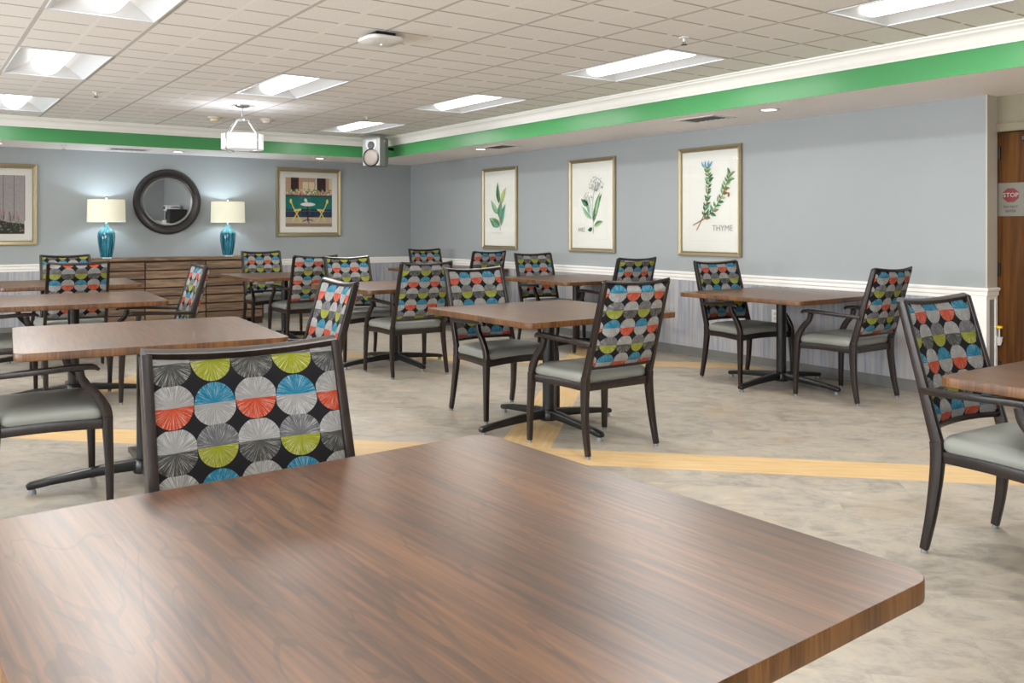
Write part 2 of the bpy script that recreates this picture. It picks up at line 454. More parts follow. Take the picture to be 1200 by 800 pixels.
# left wall and the wall behind the camera, each with unseen windows added to let light in
def glazed(name, fixed, span, opens, vert, wname):
    """wall slab along one axis with window openings; vert=True means the wall runs along y"""
    z0, z1 = .55, 2.28
    P = (lambda a, c, z: (c, a, z)) if vert else (lambda a, c, z: (a, c, z))
    c0, c1 = fixed
    bm = nb(); cur = span[0]
    for o0, o1 in opens:
        box(bm, P(cur, c0, 0), P(o0, c1, CEI+.2)); box(bm, P(o0, c0, 0), P(o1, c1, z0)); box(bm, P(o0, c0, z1), P(o1, c1, CEI+.2)); cur = o1
    box(bm, P(cur, c0, 0), P(span[1], c1, CEI+.2))
    struct(name, bm, M_wall)
    f0, f1 = c0+.04, c1-.03
    for k, (o0, o1) in enumerate(opens):
        bm = nb(); m = (o0+o1)/2
        for p, q in ((o0, o0+.06), (o1-.06, o1), (m-.03, m+.03)): box(bm, P(p, f0, z0), P(q, f1, z1), .004)
        box(bm, P(o0, f0, z0), P(o1, f1, z0+.06), .004); box(bm, P(o0, f0, z1-.06), P(o1, f1, z1), .004)
        wn = struct('window_%d' % (wname+k), bm, M_white)
        link('pane', bx(P(o0+.02, (f0+f1)/2, z0+.02), P(o1-.02, (f0+f1)/2+.005, z1-.02)), M_glass, wn)
WIN_L = [(-3.2, -.6), (.4, 3.0), (4.0, 6.6), (7.6, 10.2)]
WIN_F = [(-2.9, -.5)]
glazed('wall_left', (LX-.15, LX), (BY, WY), WIN_L, True, 1)
glazed('wall_front', (BY-.15, BY), (LX-.15, 9.2), WIN_F, False, 5)

# ---------------- ceiling with openings for the recessed lights
LIGHTS = []   # (x0, y0) near-left corner of every 2x4 opening
def cell(i, j): return (TX0+i*TGX, TY0+j*TGY)
LI = [(0, 0), (0, 2), (-3, 2), (0, 4), (-6, 0), (-6, 2), (-6, 4), (0, -2), (-6, -2), (0, -4), (-6, -4), (-3, -2)]  # panels after the top right corner one are unseen, added as fill light
opens = []
for i, j in LI:
    x0, y0 = cell(i, j); opens.append((x0+.012, y0+.012, x0+TGX-.012, y0+TGY-.012))
xs = sorted(set([LX-.1, INX+.06]+[o[0] for o in opens]+[o[2] for o in opens]))
ys = sorted(set([BY-.1, INY+.06]+[o[1] for o in opens]+[o[3] for o in opens]))
bm = nb()
for a, b in zip(xs, xs[1:]):
    for c, d in zip(ys, ys[1:]):
        mx, my = (a+b)/2, (c+d)/2
        if any(o[0] < mx < o[2] and o[1] < my < o[3] for o in opens): continue
        bm.faces.new([bm.verts.new((p, q, CEI)) for p, q in ((a, c), (b, c), (b, d), (a, d))])
bmesh.ops.remove_doubles(bm, verts=bm.verts[:], dist=1e-5)
struct('ceiling', bm, M_ceil)
struct('trim_4', bx((LX-.2, BY-.2, CEI+.16), (9.2, WY+.2, CEI+.3)), M_white)   # slab above the tiles

# soffit: underside plus green face
bm = nb()
box(bm, (INX+.004, BY, SOF), (9.2, WY+.1, SOF+.03)); box(bm, (LX-.1, INY+.004, SOF), (INX+.004, WY+.1, SOF+.03))
struct('ceiling_soffit', bm, M_soffit)
bm = nb()
box(bm, (INX, BY, SOF), (INX+.004, INY+.004, CEI+.1)); box(bm, (LX-.1, INY, SOF), (INX, INY+.004, CEI+.1))
struct('trim_5', bm, M_green)
# crown moulding
prof = [(0, 0), (.012, 0), (.018, .012), (.030, .020), (.040, .045), (.062, .072), (.086, .084), (.092, .098), (.105, .102), (.108, .115), (0, .115)]
CZ = CEI-.113
bm = nb()
extr(bm, prof, BY, INY, lambda u, v, t: (INX-u, t-(u if t > 0 else 0), CZ+v))
extr(bm, prof, LX, INX, lambda u, v, t: (t-(u if t > 0 else 0), INY-u, CZ+v))
struct('trim_6', bm, M_white, smooth=True)

# ---------------- wainscot, chair rail, baseboard
struct('trim_7', bx((WX-.008, END_Y+.09, .09), (WX+.001, WY, RAIL-.05)), M_wains)
struct('trim_8', bx((LX, WY-.008, .09), (WX, WY+.001, RAIL-.05)), M_wains)
railp = [(0, -.055), (.012, -.055), (.016, -.03), (.024, -.022), (.026, .005), (.034, .012), (.038, .026), (.03, .034), (.012, .034), (0, .034)]
railp = [(u, v-.034) for u, v in railp]
bm = nb()
extr(bm, railp, END_Y, WY, lambda u, v, t: (WX-u, t-(u if t < 5 else 0), RAIL+v))
extr(bm, railp, WX, DX-.011, lambda u, v, t: (t-(u if t < WX+.01 else 0), END_Y-u, RAIL+v))
struct('trim_9', bm, M_white)
bm = nb(); extr(bm, railp, LX, WX, lambda u, v, t: (t, WY-u, RAIL+v)); struct('trim_10', bm, M_white)
bm = nb()
box(bm, (WX-.018, END_Y-.016, 0), (WX+.03, END_Y+.095, RAIL-.06), .003); box(bm, (DX-.045, END_Y-.016, 0), (DX-.011, END_Y, RAIL-.06), .003)
struct('trim_11', bm, M_white)
struct('trim_12', bx((WX+.03, END_Y-.008, 0), (DX-.045, END_Y, RAIL-.06)), plain('grey_panel', srgb(134, 134, 134), .5))
basep = [(0, 0), (.02, 0), (.014, .008), (.009, .022), (.008, .095), (.004, .105), (0, .105)]
bm = nb(); extr(bm, basep, END_Y+.095, WY, lambda u, v, t: (WX-u, t, v)); struct('baseboard_right', bm, M_base)
bm = nb(); extr(bm, basep, LX, WX, lambda u, v, t: (t, WY-u, v)); struct('baseboard_back', bm, M_base)

# ---------------- door with its stop sign
d = link('door_1', bx((DX+.012, 2.28, .012), (DX+.055, END_Y-.002, 2.03), .002), M_door); d['kind'] = 'structure'
bm = nb()
for z in (.25, 1.0, 1.88):
    box(bm, (DX-.004, END_Y-.028, z-.05), (DX+.012, END_Y-.006, z+.05), .002)
    bmesh.ops.create_cone(bm, segments=10, radius1=.008, radius2=.008, depth=.11, cap_ends=True, matrix=Matrix.Translation((DX+.002, END_Y-.012, z)))
link('hinge', bm, M_black, d)
bm = nb(); box(bm, (DX-.02, 2.98, 1.955), (DX+.012, 3.15, 2.0), .006); box(bm, (DX-.03, 3.05, 1.93), (DX, 3.08, 1.97), .004)
link('door_closer', bm, M_black, d)
bm = nb(); bmesh.ops.create_uvsphere(bm, u_segments=16, v_segments=10, radius=.03, matrix=Matrix.Translation((DX-.05, 2.36, 1.0))); box(bm, (DX-.05, 2.35, .99), (DX+.013, 2.37, 1.01))
link('door_knob', bm, M_chrome, d, True)

def text_bm(s, size, mw, off=(0,0)):
    cu = bpy.data.curves.new('lettering', 'FONT'); cu.body = s; cu.size = size; cu.align_x = 'CENTER'; cu.align_y = 'CENTER'
    cu.extrude = .0004; cu.resolution_u = 2
    o = bpy.data.objects.new('lettering', cu); COL.objects.link(o)
    dg = bpy.context.evaluated_depsgraph_get(); dg.update()
    me = bpy.data.meshes.new_from_object(o.evaluated_get(dg))
    bm = nb(); bm.from_mesh(me)
    bmesh.ops.transform(bm, matrix=mw, verts=bm.verts)
    bpy.data.objects.remove(o); bpy.data.curves.remove(cu); bpy.data.meshes.remove(me)
    return bm
# frame whose +x is right on the wall, +y up, +z out of the right wall towards the room
def wall_mat_right(x, y, z): return Matrix(((0, 0, -1, x), (-1, 0, 0, y), (0, 1, 0, z), (0, 0, 0, 1)))
def wall_mat_back(x, y, z): return Matrix(((1, 0, 0, x), (0, 0, -1, y), (0, 1, 0, z), (0, 0, 0, 1)))
SGY, SGZ = 3.236, 1.525
sg = empty('door_sign', 'pale paper sign with a red STOP octagon taped on the wood door', 'sign', (DX+.011, SGY, SGZ))
def loc_sign(dx): return Matrix(((0, 0, -1, dx), (-1, 0, 0, 0), (0, 1, 0, 0), (0, 0, 0, 1)))
link('sheet', bx((-.003, -.094, -.125), (0, .094, .125)), M_sign, sg)
bm = nb()
def octa(bm, r, x, zc, mi):
    bm.faces.new([bm.verts.new((x, -r*1.12*math.cos(R(22.5+45*i)), zc+r*math.sin(R(22.5+45*i)))) for i in range(8)]).material_index = mi
octa(bm, .056, -.0036, .032, 0)
link('octagon', bm, M_red, sg)
link('lettering', text_bm('STOP', .047, loc_sign(-.0045) @ Matrix.Translation((0, .032, 0))), M_signw, sg)
b2 = text_bm('DO NOT', .026, loc_sign(-.004) @ Matrix.Translation((0, -.055, 0)))
me_ = text_bm('ENTER', .026, loc_sign(-.004) @ Matrix.Translation((0, -.088, 0)))
tmpm = bpy.data.meshes.new('t'); me_.to_mesh(tmpm); me_.free(); b2.from_mesh(tmpm); bpy.data.meshes.remove(tmpm)
link('lettering', b2, M_ink, sg)
# small yellow and white fitting on the door edge
fit = empty('door_fitting', 'small yellow capped white fitting low on the wood door beside the wall end', 'fitting', (DX+.012, 3.305, .50))
bm = nb(); lathe(bm, [(.0, .052), (.022, .054), (.026, .062), (.022, .072), (0, .076)], 20, (-.035, 0, 0)); link('cap', bm, M_yellow, fit, True)
bm = nb(); lathe(bm, [(.008, -.075), (.014, -.07), (.022, -.03), (.026, -.012), (.02, -.01), (.006, -.012), (.006, .054), (0, .055)], 20, (-.035, 0, 0)); box(bm, (-.035, -.008, -.05), (0, .008, -.03)); link('holder', bm, M_lgrey, fit, True)

# ================================================================== CEILING FIXTURES
def troffer():
    t = empty('ceiling_light', '', 'light')
    w, l = TGX-.024, TGY-.024
    bm = nb(); f = .014
    for lo, hi in (((0, 0), (w, f)), ((0, l-f), (w, l)), ((0, 0), (f, l)), ((w-f, 0), (w, l))):
        box(bm, (lo[0], lo[1], -.006), (hi[0], hi[1], .01))
    link('frame', bm, M_ltroff, t)
    bm = nb(); D = .085; c0, c1 = w*.5-.13, w*.5+.13; e = .10
    o = [(f, f, 0), (w-f, f, 0), (w-f, l-f, 0), (f, l-f, 0)]
    i_ = [(c0, e+f, D), (c1, e+f, D), (c1, l-e-f, D), (c0, l-e-f, D)]
    O = [bm.verts.new(p) for p in o]; I = [bm.verts.new(p) for p in i_]
    for k in range(4): bm.faces.new((O[k], O[(k+1) % 4], I[(k+1) % 4], I[k]))
    bm.faces.new(I)
    link('reflector', bm, M_ltroff, t)
    bm = nb(); rad = .102; n = 12; ycs = [(.045, .45), (.052, .75), (.07, .94), (.10, 1), (l-.10, 1), (l-.07, .94), (l-.052, .75), (l-.045, .45)]
    loops = []
    for yy, s in ycs:
        loops.append([(w/2-rad*s*math.cos(PI*k/n), yy, D-.004-(.086*s)*math.sin(PI*k/n)) for k in range(n+1)])
    loft(bm, loops)
    link('diffuser', bm, M_lens, t, True)
    return t
t0 = troffer(); first = True
LBL = {(0, 0): 'recessed fluorescent ceiling light panel above the wall with the THYME print',
       (0, 2): 'second recessed ceiling light of the right row, above the two left herb prints',
       (-3, 2): 'recessed ceiling light panel in the middle of the room beside the hanging drum pendant',
       (0, 4): 'farthest recessed ceiling light of the right row, right above the loudspeaker',
       (-6, 0): 'recessed ceiling light panel at the top left, cut off by the upper edge',
       (-6, 2): 'recessed ceiling light panel at the left edge, second of the left row',
       (-6, 4): 'farthest ceiling light panel of the left row, against the crown moulding',
       (0, -2): 'nearest recessed ceiling light of the right row, at the top right corner',
       (-6, -2): 'unseen ceiling light panel added over the left row, right behind the camera position', (0, -4): 'unseen ceiling light panel added at the rear of the right row',
       (-6, -4): 'unseen ceiling light panel added at the rear of the left row', (-3, -2): 'unseen ceiling light panel added in the middle row near the camera'}
for (i, j), o in zip(LI, opens):
    t = t0 if first else copy_tree(t0); first = False
    t.location = (o[0], o[1], CEI); t['label'] = LBL[(i, j)]; t['category'] = 'light'; t['group'] = 'recessed ceiling lights'

def downlight():
    t = empty('downlight', '', 'light')
    bm = nb(); lathe(bm, [(.062, .0), (.085, -.001), (.09, -.006), (.075, -.010), (.062, -.006), (.062, 0)], 28); link('trim_ring', bm, M_lgrey, t, True)
    bm = nb(); lathe(bm, [(.0, -.004), (.062, -.004), (.062, -.001), (0, -.001)], 28); link('lens', bm, M_down, t, True)
    return t
dl = downlight(); first = True
for x, y, lab in ((5.97, 4.78, 'round downlight in the soffit right of the wide air vent above the THYME print'), (5.99, 9.25, 'round downlight in the soffit beside the far air vent over the leftmost herb print'),
                  (4.9, 11.78, 'round downlight in the back soffit left of the loudspeaker, above the cafe picture'), (2.97, 11.82, 'round downlight in the back soffit right above the round mirror'),
                  (.93, 11.82, 'round downlight in the back soffit at the left edge above the fence picture')):
    t = dl if first else copy_tree(dl); first = False
    t.location = (x, y, SOF); t['label'] = lab; t['category'] = 'light'; t['group'] = 'soffit downlights'
def vent(lx, ly):
    t = empty('air_vent', '', 'vent')
    bm = nb(); f = .03
    for lo, hi in (((-lx, -ly), (lx, -ly+f)), ((-lx, ly-f), (lx, ly)), ((-lx, -ly), (-lx+f, ly)), ((lx-f, -ly), (lx, ly))):
        box(bm, (lo[0], lo[1], -.008), (hi[0], hi[1], 0), .002)
    link('frame', bm, M_lgrey, t)
    link('backing', bx((-lx+f, -ly+f, -.002), (lx-f, ly-f, -.0005)), M_dgrey, t)
    bm = nb(); n = 7
    for k in range(n):
        y = -ly+f+(k+.5)*(2*ly-2*f)/n
        box(bm, (-lx+f, y-.006, -.006), (lx-f, y+.006, -.003))
    link('louvre', bm, plain('vent_louvre', srgb(120, 108, 100), .5), t)
    return t
v = vent(.15, .24); v.location = (6.0, 5.52, SOF); tag(v, 'rectangular air vent in the soffit above the THYME print', 'vent', 'soffit air vents')
v2 = copy_tree(v); v2.location = (6.02, 8.85, SOF); v2['label'] = 'air vent in the soffit above the leftmost herb print, beside a downlight'
v3 = copy_tree(v); v3.location = (2.37, 11.83, SOF); v3.rotation_euler = (0, 0, PI/2); v3['label'] = 'air vent in the back soffit above the left table lamp and mirror'

def sprinkler(loc, lab):
    t = empty('sprinkler_head', lab, 'sprinkler', loc, 0, 'ceiling sprinklers')
    bm = nb(); lathe(bm, [(0, 0), (.036, 0), (.034, -.006), (.012, -.008), (.01, -.03), (0, -.03)], 20); link('escutcheon', bm, M_lgrey, t, True)
    bm = nb(); lathe(bm, [(0, -.046), (.02, -.046), (.022, -.049), (0, -.05)], 16)
    for s in (-1, 1): tube(bm, [(s*.009, 0, -.028), (s*.011, 0, -.038), (s*.004, 0, -.047)], .0022, 6)
    link('deflector', bm, M_dgrey, t, True)
sprinkler((4.27, 4.11, CEI), 'small sprinkler head in the tiles above the right row light over the THYME print')
sprinkler((1.50, 8.9, CEI), 'small sprinkler head in the tiles right of the left row lights')
sprinkler((4.36, 9.12, CEI), 'small sprinkler head in the tiles left of the far right light')
sprinkler((1.62, 11.72, SOF), 'tiny sprinkler head under the back soffit left of its air vent')
def detector(loc, lab, m):
    t = empty('smoke_detector', lab, 'detector', loc, 0, 'ceiling detectors')
    bm = nb(); lathe(bm, [(0, 0), (.075, 0), (.078, -.012), (.06, -.018), (0, -.018)], 24); link('base', bm, m, t, True)
    bm = nb(); lathe(bm, [(.05, -.018), (.052, -.03), (.042, -.045), (0, -.048)], 24); link('sensor_dome', bm, m, t, True)
detector((2.95, 10.15, CEI), 'cream smoke detector on the ceiling left of the pendant', plain('detector_cream', srgb(214, 204, 176), .5))
detector((3.5, 9.98, CEI), 'pinkish white detector on the ceiling right of the pendant', plain('detector_pink', srgb(214, 200, 194), .5))
# wireless access point
ap = empty('wireless_access_point', 'flat white rounded wireless access point with a blue light on the ceiling', 'router', (2.57, 5.16, CEI))
bm = nb()
loops = []
for s, z in ((.72, -.03), (.97, -.033), (1, -.042), (.97, -.054), (.8, -.064), (.4, -.07)):
    loops.append([(x*s, y*s, z) for x, y in rrect(.13, .13, .07, 8)])
loft(bm, loops); link('housing', bm, M_lgrey, ap, True)
link('mounting_bracket', bx((-.07, -.07, -.032), (.07, .07, 0), .004), M_black, ap)
bm = nb(); lathe(bm, [(0, -.0725), (.006, -.072), (.006, -.069), (0, -.069)], 10); link('status_light', bm, M_led, ap)

# pendant with drum shade
pd = empty('pendant_light', 'silver hanging pendant with a white drum shade on four slanted arms', 'light', (2.9, 9.0, CEI), R(25))
bm = nb(); lathe(bm, [(0, 0), (.072, 0), (.07, -.008), (.05, -.02), (.014, -.026), (0, -.03)], 28); link('canopy', bm, M_chrome, pd, True)
bm = nb(); z = -.028
while z > -.13:
    lathe(bm, [(0, z), (.006, z-.002), (.007, z-.008), (.005, z-.014), (0, z-.016)], 8); z -= .015
link('chain', bm, M_chrome, pd, True)
bm = nb(); lathe(bm, [(0, -.125), (.012, -.127), (.05, -.14), (.082, -.148), (.082, -.160), (.03, -.163), (0, -.163)], 24)
link('hub', bm, M_chrome, pd, True)
for k in range(4):
    bm = nb(); a = PI/2*k; cs, sn = math.cos(a), math.sin(a)
    pr_ = [(.075, -.152), (.205, -.29), (.216, -.305), (.216, -.455), (.206, -.47), (.12, -.472)]
    sweep(bm, [(r*cs, r*sn, z) for r, z in pr_], .014, .007, Vector((-sn, cs, 0)))
    link('arm', bm, M_chrome, pd, True)
bm = nb(); lathe(bm, [(.20, -.455), (.21, -.455), (.21, -.30), (.205, -.30), (.205, -.45), (.0, -.45)], 40); link('drum_shade', bm, M_pshade, pd, True)

# loudspeaker in the corner of the soffit
sp = empty('loudspeaker', 'silver two-way loudspeaker hung in the corner under the crown moulding', 'speaker', (5.33, 10.80, 2.34), R(145))
sp.rotation_euler = (R(0), 0, R(122))
# local: front is +y
bm = nb()
sec = [(-.135, .17), (-.145, .05), (-.09, -.12), (.09, -.12), (.145, .05), (.135, .17)]
loft(bm, [[(x*s, y*s2, z) for x, y in sec] for s, s2, z in ((.86, .75, -.2), (.94, .98, -.19), (1, 1, -.1), (1, 1, .17), (.97, .97, .195), (.9, .9, .2))])
link('cabinet', bm, M_silver, sp)
bm = nb(); lathe(bm, [(0, .195), (.055, .195), (.098, .188), (.108, .178), (.108, .165), (.0, .165)], 32, (0, 0, -.085), 'Y'); link('woofer_grille', bm, M_grille, sp, True)
bm = nb(); lathe(bm, [(.108, .19), (.12, .186), (.122, .165), (.108, .165)], 32, (0, 0, -.085), 'Y'); link('woofer_ring', bm, M_black, sp, True)
bm = nb(); extr(bm, [(-.085, .155), (.085, .155), (.085, .08), (.045, .018), (-.045, .018), (-.085, .08)], .165, .174, lambda u, v, t: (u, t, v)); link('horn_plate', bm, plain('horn_silver', srgb(176, 178, 182), .4), sp)
bm = nb(); lathe(bm, [(0, .178), (.02, .178), (.035, .176), (.05, .184), (.053, .18), (.053, .17), (0, .17)], 28, (0, 0, .08), 'Y'); link('tweeter', bm, M_dgrey, sp, True)
bm = nb(); box(bm, (-.02, -.385, .05), (.02, -.1, .09)); box(bm, (-.06, -.135, 0), (.06, -.115, .14)); link('bracket', bm, M_black, sp)

# ================================================================== CHAIRS
def chair():
    t = empty('dining_chair', '', 'chair')
    # seat cushion
    bm = nb()
    def outl(s, z, dome=0):
        o = []
        for x, y in rrect(.5, .5, .12, 6):
            wx = .262+.03*(y+.5)
            yy = y*.455 + .045
            o.append((x*2*wx*s, (yy-.045)*s+.045, z))
        return o
    loops = [outl(.90, .418), outl(.97, .422), outl(1, .434), outl(1, .452), outl(.985, .466), outl(.93, .480), outl(.82, .490), outl(.62, .498), outl(.35, .503), outl(.1, .505)]
    loft(bm, loops); link('seat', bm, M_vinyl, t, True)
    # apron
    bm = nb()
    sweep(bm, catmull([(-.28, .255, .395), (-.14, .262, .408), (0, .265, .412), (.14, .262, .408), (.28, .255, .395)], 4), .022, .046, Vector((0, 1, 0)))
    sweep(bm, [(-.235, -.185, .398), (.235, -.185, .398)], .022, .046, Vector((0, 1, 0)))
    for s in (-1, 1): sweep(bm, catmull([(s*.245, -.17, .398), (s*.265, .03, .404), (s*.283, .25, .398)], 4), .022, .046, Vector((1, 0, 0)))
    link('seat_frame', bm, M_frame, t, True)
    for s in (-1, 1):
        bm = nb()
        sweep(bm, catmull([(s*.301, .277, .016), (s*.299, .274, .20), (s*.294, .268, .36), (s*.292, .266, .43)], 4), interp([.027, .031, .036, .038], 4), interp([.028, .036, .044, .047], 4), Vector((1, 0, 0)))
        lg = link('leg', bm, M_frame, t, True)
        bm = nb(); lathe(bm, [(0, 0), (.013, 0), (.014, .006), (.011, .017), (0, .017)], 14, (s*.301, .277, 0)); link('glide', bm, M_glide, lg, True)
    for s in (-1, 1):
        bm = nb()
        sweep(bm, catmull([(s*.266, -.235, .016), (s*.262, -.209, .15), (s*.254, -.192, .30), (s*.248, -.188, .40), (s*.247, -.192, .455)], 5), interp([.026, .028, .031, .034, .034], 5), interp([.030, .038, .047, .052, .050], 5), Vector((1, 0, 0)))
        lg = link('leg', bm, M_frame, t, True)
        bm = nb(); lathe(bm, [(0, 0), (.013, 0), (.014, .006), (.011, .017), (0, .017)], 14, (s*.266, -.235, 0)); link('glide', bm, M_glide, lg, True)
    # back: posts, crest rail, lower rail
    def by(z): return -.192-(z-.455)*.163/.563
    bm = nb()
    for s in (-1, 1):
        zs = [.45, .56, .7, .85, 1.005]
        sweep(bm, [(s*(.247-.007*(z-.45)/.56), by(z), z) for z in zs], .025, [.048, .044, .040, .037, .034], Vector((1, 0, 0)))
    def rail(zc, sag, bow, hh, ww):
        n = 12; pts = []
        for k in range(n+1):
            u = -1+2*k/n; z = zc-sag*(1-u*u)
            pts.append((u*.245, by(z)-bow*(1-u*u), z))
        sweep(bm, pts, ww, hh, Vector((0, 1, -.3)))
    rail(1.009, .016, .03, .018, .034)
    rail(.510, -.004, .03, .022, .028)
    link('back_frame', bm, M_frame, t, True)
    # upholstered panel
    bm = nb(); nx, nz = 12, 14; front, rear = [], []
    for j in range(nz+1):
        fr, rr = [], []
        for i in range(nx+1):
            u = -1+2*i/nx; w = -1+2*j/nz
            zt = 1.001-.016*(1-u*u); zb = .518+.004*(1-u*u)
            z = zb+(zt-zb)*(w+1)/2
            x = u*.2345; yb = by(z)-.03*(1-u*u)
            e = min(1, (1-abs(u))*7)*min(1, (1-abs(w))*7); e = math.sqrt(max(0, e))
            fr.append(bm.verts.new((x, yb+.008+.016*e, z))); rr.append(bm.verts.new((x, yb-.012-.026*e, z)))
        front.append(fr); rear.append(rr)
    for j in range(nz):
        for i in range(nx):
            bm.faces.new((front[j][i], front[j][i+1], front[j+1][i+1], front[j+1][i]))
            bm.faces.new((rear[j][i], rear[j+1][i], rear[j+1][i+1], rear[j][i+1]))
    for j in range(nz):
        bm.faces.new((front[j][0], front[j+1][0], rear[j+1][0], rear[j][0])); bm.faces.new((front[j][nx], rear[j][nx], rear[j+1][nx], front[j+1][nx]))
    for i in range(nx):
        bm.faces.new((front[0][i], rear[0][i], rear[0][i+1], front[0][i+1])); bm.faces.new((front[nz][i], front[nz][i+1], rear[nz][i+1], rear[nz][i]))
    link('backrest', bm, M_fabric, t, True)
    # arms
    for s in (-1, 1):
        bm = nb()
        sweep(bm, catmull([(s*.292, .266, .42), (s*.291, .258, .47), (s*.288, .215, .545), (s*.286, .165, .60), (s*.286, .150, .652)], 5), .028, interp([.047, .048, .040, .035, .036], 5), Vector((1, 0, 0)))
        sweep(bm, catmull([(s*.253, by(.655), .650), (s*.272, -.15, .655), (s*.286, 0, .663), (s*.288, .14, .669), (s*.287, .205, .667), (s*.286, .232, .652)], 5), interp([.026, .032, .038, .038, .036, .024], 5), interp([.026, .026, .026, .026, .024, .012], 5), Vector((1, 0, 0)))
        link('armrest', bm, M_frame, t, True)
    return t
CH = [
 ('c1', .72, 1.86, 180, (0.166, 0.235), 'big patterned armchair back across the nearest table, facing the camera'),
 ('c19', 3.65, 1.70, 178, (0.286, 0.05), 'armchair at the right edge pushed under the half-seen table'),
 ('mid', 3.46, 4.05, 0, (0.277, 0.077), 'armchair seen from behind at the near side of the middle table'),
 ('c14', 3.52, 5.18, 180, (0.16, 0.09), 'armchair facing the camera on the far side of the middle table'),
 ('c17', 6.02, 5.09, 174, (0.28, 0.05), 'left armchair at the nearest table by the right wall, under the THYME print'),
 ('c18', 6.05, 4.07, 1, (0.27, 0.08), 'right armchair seen from behind at the nearest table by the right wall'),
 ('c15', 6.12, 8.01, 175, (0.41, 0.33), 'armchair facing the camera at the second wall table, below the middle herb print'),
 ('c16', 6.04, 6.80, -1, (0.44, 0.25), 'armchair back showing over the middle table, right side of the second wall table'),
 ('c12', 6.13, 10.6, 179, (0.31, 0.19), 'armchair in the far corner below the leftmost herb print, its top just above the table'),
 ('c13', 6.20, 9.72, 0, (0.09, 0.077), 'armchair top seen over the middle table chair, near side of the corner wall table'),
 ('c11', 3.77, 7.02, -2, (0.44, 0.33), 'armchair seen from behind, directly left of the middle table'),
 ('c9', 3.83, 8.14, 180, (0.31, 0.19), 'armchair facing the camera on the far side of the second centre table'),
 ('c8', 3.71, 9.37, -1, (0.09, 0.077), 'armchair seen from behind at the near side of the farthest centre table'),
 ('c7', 3.79, 10.69, 179, (0.31, 0.19), 'armchair facing the camera right of the sideboard, far side of the farthest centre table'),
 ('c10', 1.68, 4.62, 88, (0.16, 0.08), 'armchair seen edge-on just behind the big nearest chair back, right of the left table'),
 ('c6', 1.64, 7.28, 87, (0.16, 0.08), 'armchair seen edge-on in front of the sideboard, right of the second left table'),
 ('c3', .62, 7.66, -90, (0.16, 0.08), 'armchair half cut off at the left edge beside the second left table'),
 ('c2', .54, 4.74, -92, (0.16, 0.08), 'armchair with grey seat cut off at the left edge, under the left table'),
 ('c4', 1.29, 8.83, 0, (0.34, 0.915), 'armchair seen from behind over the second left table, in front of the sideboard'),
 ('c5', 1.50, 10.4, 180, (0.31, 0.17), 'farthest left armchair, mostly hidden behind another patterned back'),
]
c0 = chair(); first = True
for key, x, y, rz, off, lab in CH:
    c = c0 if first else copy_tree(c0); first = False
    c.location = (x, y, 0); c.rotation_euler = (0, 0, R(rz))
    c['label'] = lab; c['category'] = 'chair'; c['group'] = 'patterned armchairs around the tables'
    for ch in c.children:
        if ch.name.startswith('backrest'): ch.color = (off[0], off[1]+.185, 0, 1)

# ================================================================== TABLES
TZ = .768
def table():
    t = empty('dining_table', '', 'table')
    bm = nb(); lp = lambda s, z: [(x*s, y*s, z) for x, y in rrect(.6, .6, .05, 7)]
    loft(bm, [lp(.994, TZ-.036), lp(.999, TZ-.034), lp(1, TZ-.030), lp(1, TZ-.0025), lp(.9992, TZ-.0008), lp(.998, TZ)], mis=[1, 1, 1, 1, 1, 0])
    bm.faces.ensure_lookup_table()
    tp = link('tabletop', bm, [M_top, M_edge], t, True)
    # top cap uses the laminate
    for p in tp.data.polygons:
        if p.center.z > TZ-.0005 and abs(p.normal.z) > .9: p.material_index = 0; p.use_smooth = False
    bm = nb(); lathe(bm, [(0, .06), (.04, .06), (.04, TZ-.05), (0, TZ-.05)], 20); link('column', bm, M_black, t, True)
    bm = nb(); box(bm, (-.17, -.17, TZ-.05), (.17, .17, TZ-.036), .004); link('mounting_plate', bm, M_black, t)
    bm = nb(); lathe(bm, [(0, .035), (.055, .04), (.06, .06), (.052, .105), (.042, .115), (0, .115)], 20); link('hub', bm, M_black, t, True)
    for k in range(4):
        a = PI/2*k; cs, sn = math.cos(a), math.sin(a)
        bm = nb()
        path = [(.03, .082), (.15, .078), (.30, .066), (.44, .052), (.525, .040), (.54, .034)]
        sweep(bm, [(r*cs, r*sn, z) for r, z in path], [.052, .050, .047, .046, .046, .036], [.055, .05, .042, .034, .032, .02], Vector((-sn, cs, 0)))
        ft = link('foot', bm, M_black, t, True)
        bm = nb(); lathe(bm, [(0, 0), (.017, 0), (.018, .008), (.012, .028), (0, .028)], 14, (.515*cs, .515*sn, 0)); link('glide', bm, M_glide, ft, True)
    return t
TB = [(.70, 1.31, 2.9, 'large walnut table top filling the foreground'),
      (1.05, 4.85, -5, 'walnut table at left right behind the nearest chair back'),
      (1.10, 7.47, -4, 'second walnut table along the left edge, in front of the patterned chair back'),
      (1.38, 9.69, -4, 'farthest walnut table at left, before the sideboard'),
      (3.68, 9.88, -1, 'farthest centre table, between two chairs right of the sideboard'),
      (3.9, 7.55, 2.6, 'centre table left of the middle one, behind a chair seen from behind'),
      (3.533, 4.627, 0, 'middle table with a chair at its near and its far side'),
      (6.045, 7.42, -1, 'second wall table, below the middle herb print'),
      (6.03, 4.70, 2, 'nearest wall table on its black cross base, right of the THYME print'),
      (6.05, 10.17, 0, 'wall table in the far corner below the leftmost herb print, mostly hidden'),
      (3.71, 1.135, 0, 'walnut table cut off by the right edge, over the right chair')]
tb = table(); first = True
for x, y, rz, lab in TB:
    t = tb if first else copy_tree(tb); first = False
    t.location = (x, y, 0); t.rotation_euler = (0, 0, R(rz)); t['label'] = lab; t['category'] = 'table'; t['group'] = 'square walnut dining tables'

